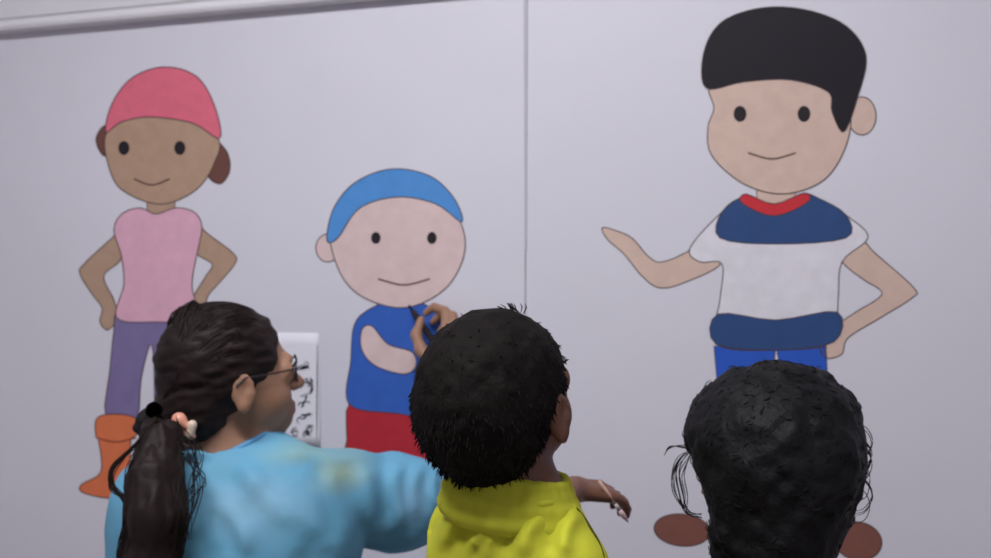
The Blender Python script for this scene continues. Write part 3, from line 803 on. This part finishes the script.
# ================================================================== woman with black curly hair (kneeling, seen from behind)
Cc = thing('person', (0.345, 1.24, 0), 'person with thick curly black hair seen from behind, below the largest wall painting', 'person')
fc_ = Frame(P(772, 470, 1.22), 84, -4, 0)
F = Field((.07, .83, -.01), (.63, 1.72, 1.20), .0045)
head_prims(F, fc_)
nc = fc_.o+np.array([.0, -.015, -.115])
F.cap(fc_.p(-.03, 0, -.03), nc, .053, .056, .025)
cx, cy = .345, 1.24
SL = np.array([cx-.165, cy-.01, .800]); SR = np.array([cx+.165, cy-.01, .800])
F.cap(nc+np.array([0, 0, -.06]), SL, .036, .044, .03); F.cap(nc+np.array([0, 0, -.06]), SR, .036, .044, .03)
F.ell((cx, cy, .75), (.155, .10, .16), None, .04); F.ell((cx, cy, .52), (.155, .115, .18), None, .05)
for sx in (-.08, .08):
    F.cap((cx+sx, cy, .46), (cx+sx*1.1, cy+.03, .065), .082, .055, .03)
    F.cap((cx+sx*1.1, cy+.03, .065), (cx+sx*1.1, cy-.31, .055), .052, .036, .02); F.cap((cx+sx*1.1, cy-.31, .055), (cx+sx*1.1, cy-.38, .03), .034, .02, .02)
EL = np.array([cx-.21, cy+.04, .60]); WL = np.array([cx-.12, cy+.24, .56]); ER = np.array([cx+.21, cy+.04, .60]); WR = np.array([cx+.10, cy+.24, .56])
F.chain([SL, EL, WL], [.045, .037, .025], .02); F.chain([SR, ER, WR], [.045, .037, .025], .02)
hand(F, WL, (.3, .9, 0), (.3, 0, -1), -1); hand(F, WR, (-.3, .9, 0), (-.3, 0, -1), 1)
V, Fc = F.mesh(); mk('body', V, Fc, [SKIN_C, LIP], Cc, True, lipmask(V, Fc, fc_))
head_details(Cc, fc_, HAIR_C)
F = Field((.06, 1.05, .36), (.64, 1.45, .93), .006)
F.ell((cx, cy, .75), (.165, .112, .15), None, 0); F.ell((cx, cy, .54), (.172, .128, .17), None, .05)
F.cap(nc+np.array([0, 0, -.040]), SL, .050, .056, .04); F.cap(nc+np.array([0, 0, -.040]), SR, .050, .056, .04)
F.chain([SL, EL], [.055, .05], .03); F.chain([SR, ER], [.055, .05], .03)
F.cut((0, 0, .40), (0, 0, -1)); F.noise(.005, (14, 14, 7), None, 2.9)
F.cap(fc_.p(-.03, 0, -.05), nc+np.array([0, .01, .012]), .056, .056, .005, '-')
V, Fc = F.mesh(); mk('shirt', V, Fc, mat('dark grey jersey', (56, 58, 70), .8, .2, var=.08), Cc)
F = Field((.13, .84, -.01), (.57, 1.38, .56), .006)
F.ell((cx, cy, .46), (.165, .12, .09), None, 0)
for sx in (-.08, .08):
    F.cap((cx+sx, cy, .46), (cx+sx*1.1, cy+.03, .072), .09, .064, .03); F.cap((cx+sx*1.1, cy+.03, .070), (cx+sx*1.1, cy-.29, .062), .060, .046, .02)
F.cut((0, 0, .006), (0, 0, -1)); F.cut((0, cy-.30, 0), (0, -1, 0))
V, Fc = F.mesh(); mk('trousers', V, Fc, M_dark, Cc)
# hair
F = Field(fc_.o-np.array([.17, .19, .19]), fc_.o+np.array([.17, .17, .17]), .0036)
F.ell(fc_.p(-.020, 0, .040), (.106, .105, .093), fc_.R, 0)
F.ell(fc_.p(-.075, 0, -.005), (.058, .086, .078), fc_.R, .03)
F.ell(fc_.p(-.060, .006, -.070), (.046, .074, .060), fc_.R, .03)
F.cap(fc_.p(-.062, .006, -.07), fc_.p(-.060, .004, -.125), .062, .058, .02)
F.ell(fc_.p(.104, 0, -.012), (.064, .12, .088), fc_.R, .008, '-')
for t in (-1, 1): F.ell(fc_.p(.040, t*.096, -.046), (.050, .030, .046), fc_.R, .008, '-')
F.noise(.006, (28, 28, 28), None, 1.1); F.noise(.003, (70, 70, 70), None, 3.9)
base = F.mesh(); bv, bf = base
fn = np.cross(bv[bf[:, 1]]-bv[bf[:, 0]], bv[bf[:, 2]]-bv[bf[:, 0]]); fn /= np.linalg.norm(fn, axis=1, keepdims=True)+1e-9
fcn = bv[bf].mean(1); ok = np.where(((fcn-fc_.p(-.02, 0, 0))*fn).sum(1) > 0.03)[0]
L = []
for q in RNG.choice(ok, 1100):
    nrm_ = fn[q]; d = unit(np.cross(nrm_, RNG.normal(0, 1, 3))); b_ = np.cross(nrm_, d)
    ra = RNG.uniform(.004, .010); a0 = RNG.uniform(0, 6.28); sp = RNG.uniform(.2, .36); o_ = fcn[q]-nrm_*.002
    L.append([o_+d*ra*(cos(a0+sp*k)-cos(a0))+b_*ra*(sin(a0+sp*k)-sin(a0))+nrm_*(.0025*sin(pi*k/7)) for k in range(8)])
def j(a=3): return RNG.uniform(-a, a)
for k in range(9):
    w_ = k*1.6
    L.append(spline([P(696, 446+j(), 1.22), P(678+w_+j(1), 458+j(2), 1.22), P(671+w_+j(1), 474+j(), 1.22), P(674+w_+j(1), 494+j(), 1.22), P(688+j(3), 512+j(), 1.22), P(702, 516+j(), 1.22)], 4))
for k in range(3): L.append(spline([P(696, 450, 1.22), P(684, 447+j(2), 1.22), P(670, 447+j(1), 1.22), P(664, 455+j(2), 1.22)], 4))
for k in range(12):
    y0 = RNG.uniform(420, 500); L.append(spline([P(852, y0, 1.21), P(866+j(2), y0+8, 1.21), P(871+j(2), y0+22, 1.21), P(864+j(), y0+36, 1.21), P(852, y0+40, 1.21)], 4))
V, Fc = join(base, tubes(L, .0006, 4)); mk('hair', V, Fc, HAIR_C, Cc, True)

# ------------------------------------------------------------------ ceiling lamp
def lamp_at(u, v, w, d, power):
    o = UV(u, H, v)
    t = thing('ceiling_light', Vector(o), 'flat white ceiling light panel above the painted wall', 'ceiling light')
    slab('frame', u-w/2-.02, u+w/2+.02, H-.03, H-.001, v-d/2-.02, v+d/2+.02, M_trim, t)
    em = bpy.data.materials.new('lit diffuser'); em.use_nodes = True
    b = em.node_tree.nodes['Principled BSDF']; b.inputs['Emission Color'].default_value = (.98, .97, 1, 1); b.inputs['Emission Strength'].default_value = power
    b.inputs['Base Color'].default_value = (.9, .9, .9, 1)
    slab('diffuser', u-w/2, u+w/2, H-.036, H-.028, v-d/2, v+d/2, em, t)
lamp_at(0.0, 1.55, 1.1, 0.35, 40.0)

w = bpy.data.worlds.new('World'); SC.world = w; w.use_nodes = True
w.node_tree.nodes['Background'].inputs[0].default_value = (.5, .52, .6, 1); w.node_tree.nodes['Background'].inputs[1].default_value = 0.3

cam = bpy.data.cameras.new('Camera'); co = bpy.data.objects.new('Camera', cam); COL.objects.link(co)
co.location = (0, 0, CAMZ); co.rotation_euler = (pi/2, 0, 0)
cam.sensor_width = 36; cam.lens = 36*1000/991; cam.clip_start = 0.02
cam.dof.use_dof = True; cam.dof.focus_distance = 0.9; cam.dof.aperture_fstop = 8.0
SC.camera = co
SC.view_settings.view_transform = 'Standard'; SC.view_settings.look = 'None'; SC.view_settings.gamma = 1; SC.view_settings.exposure = 0.0
SC.view_settings.use_curve_mapping = False
SC.cycles.use_denoising = True
SC.cycles.max_bounces = 10; SC.cycles.diffuse_bounces = 6
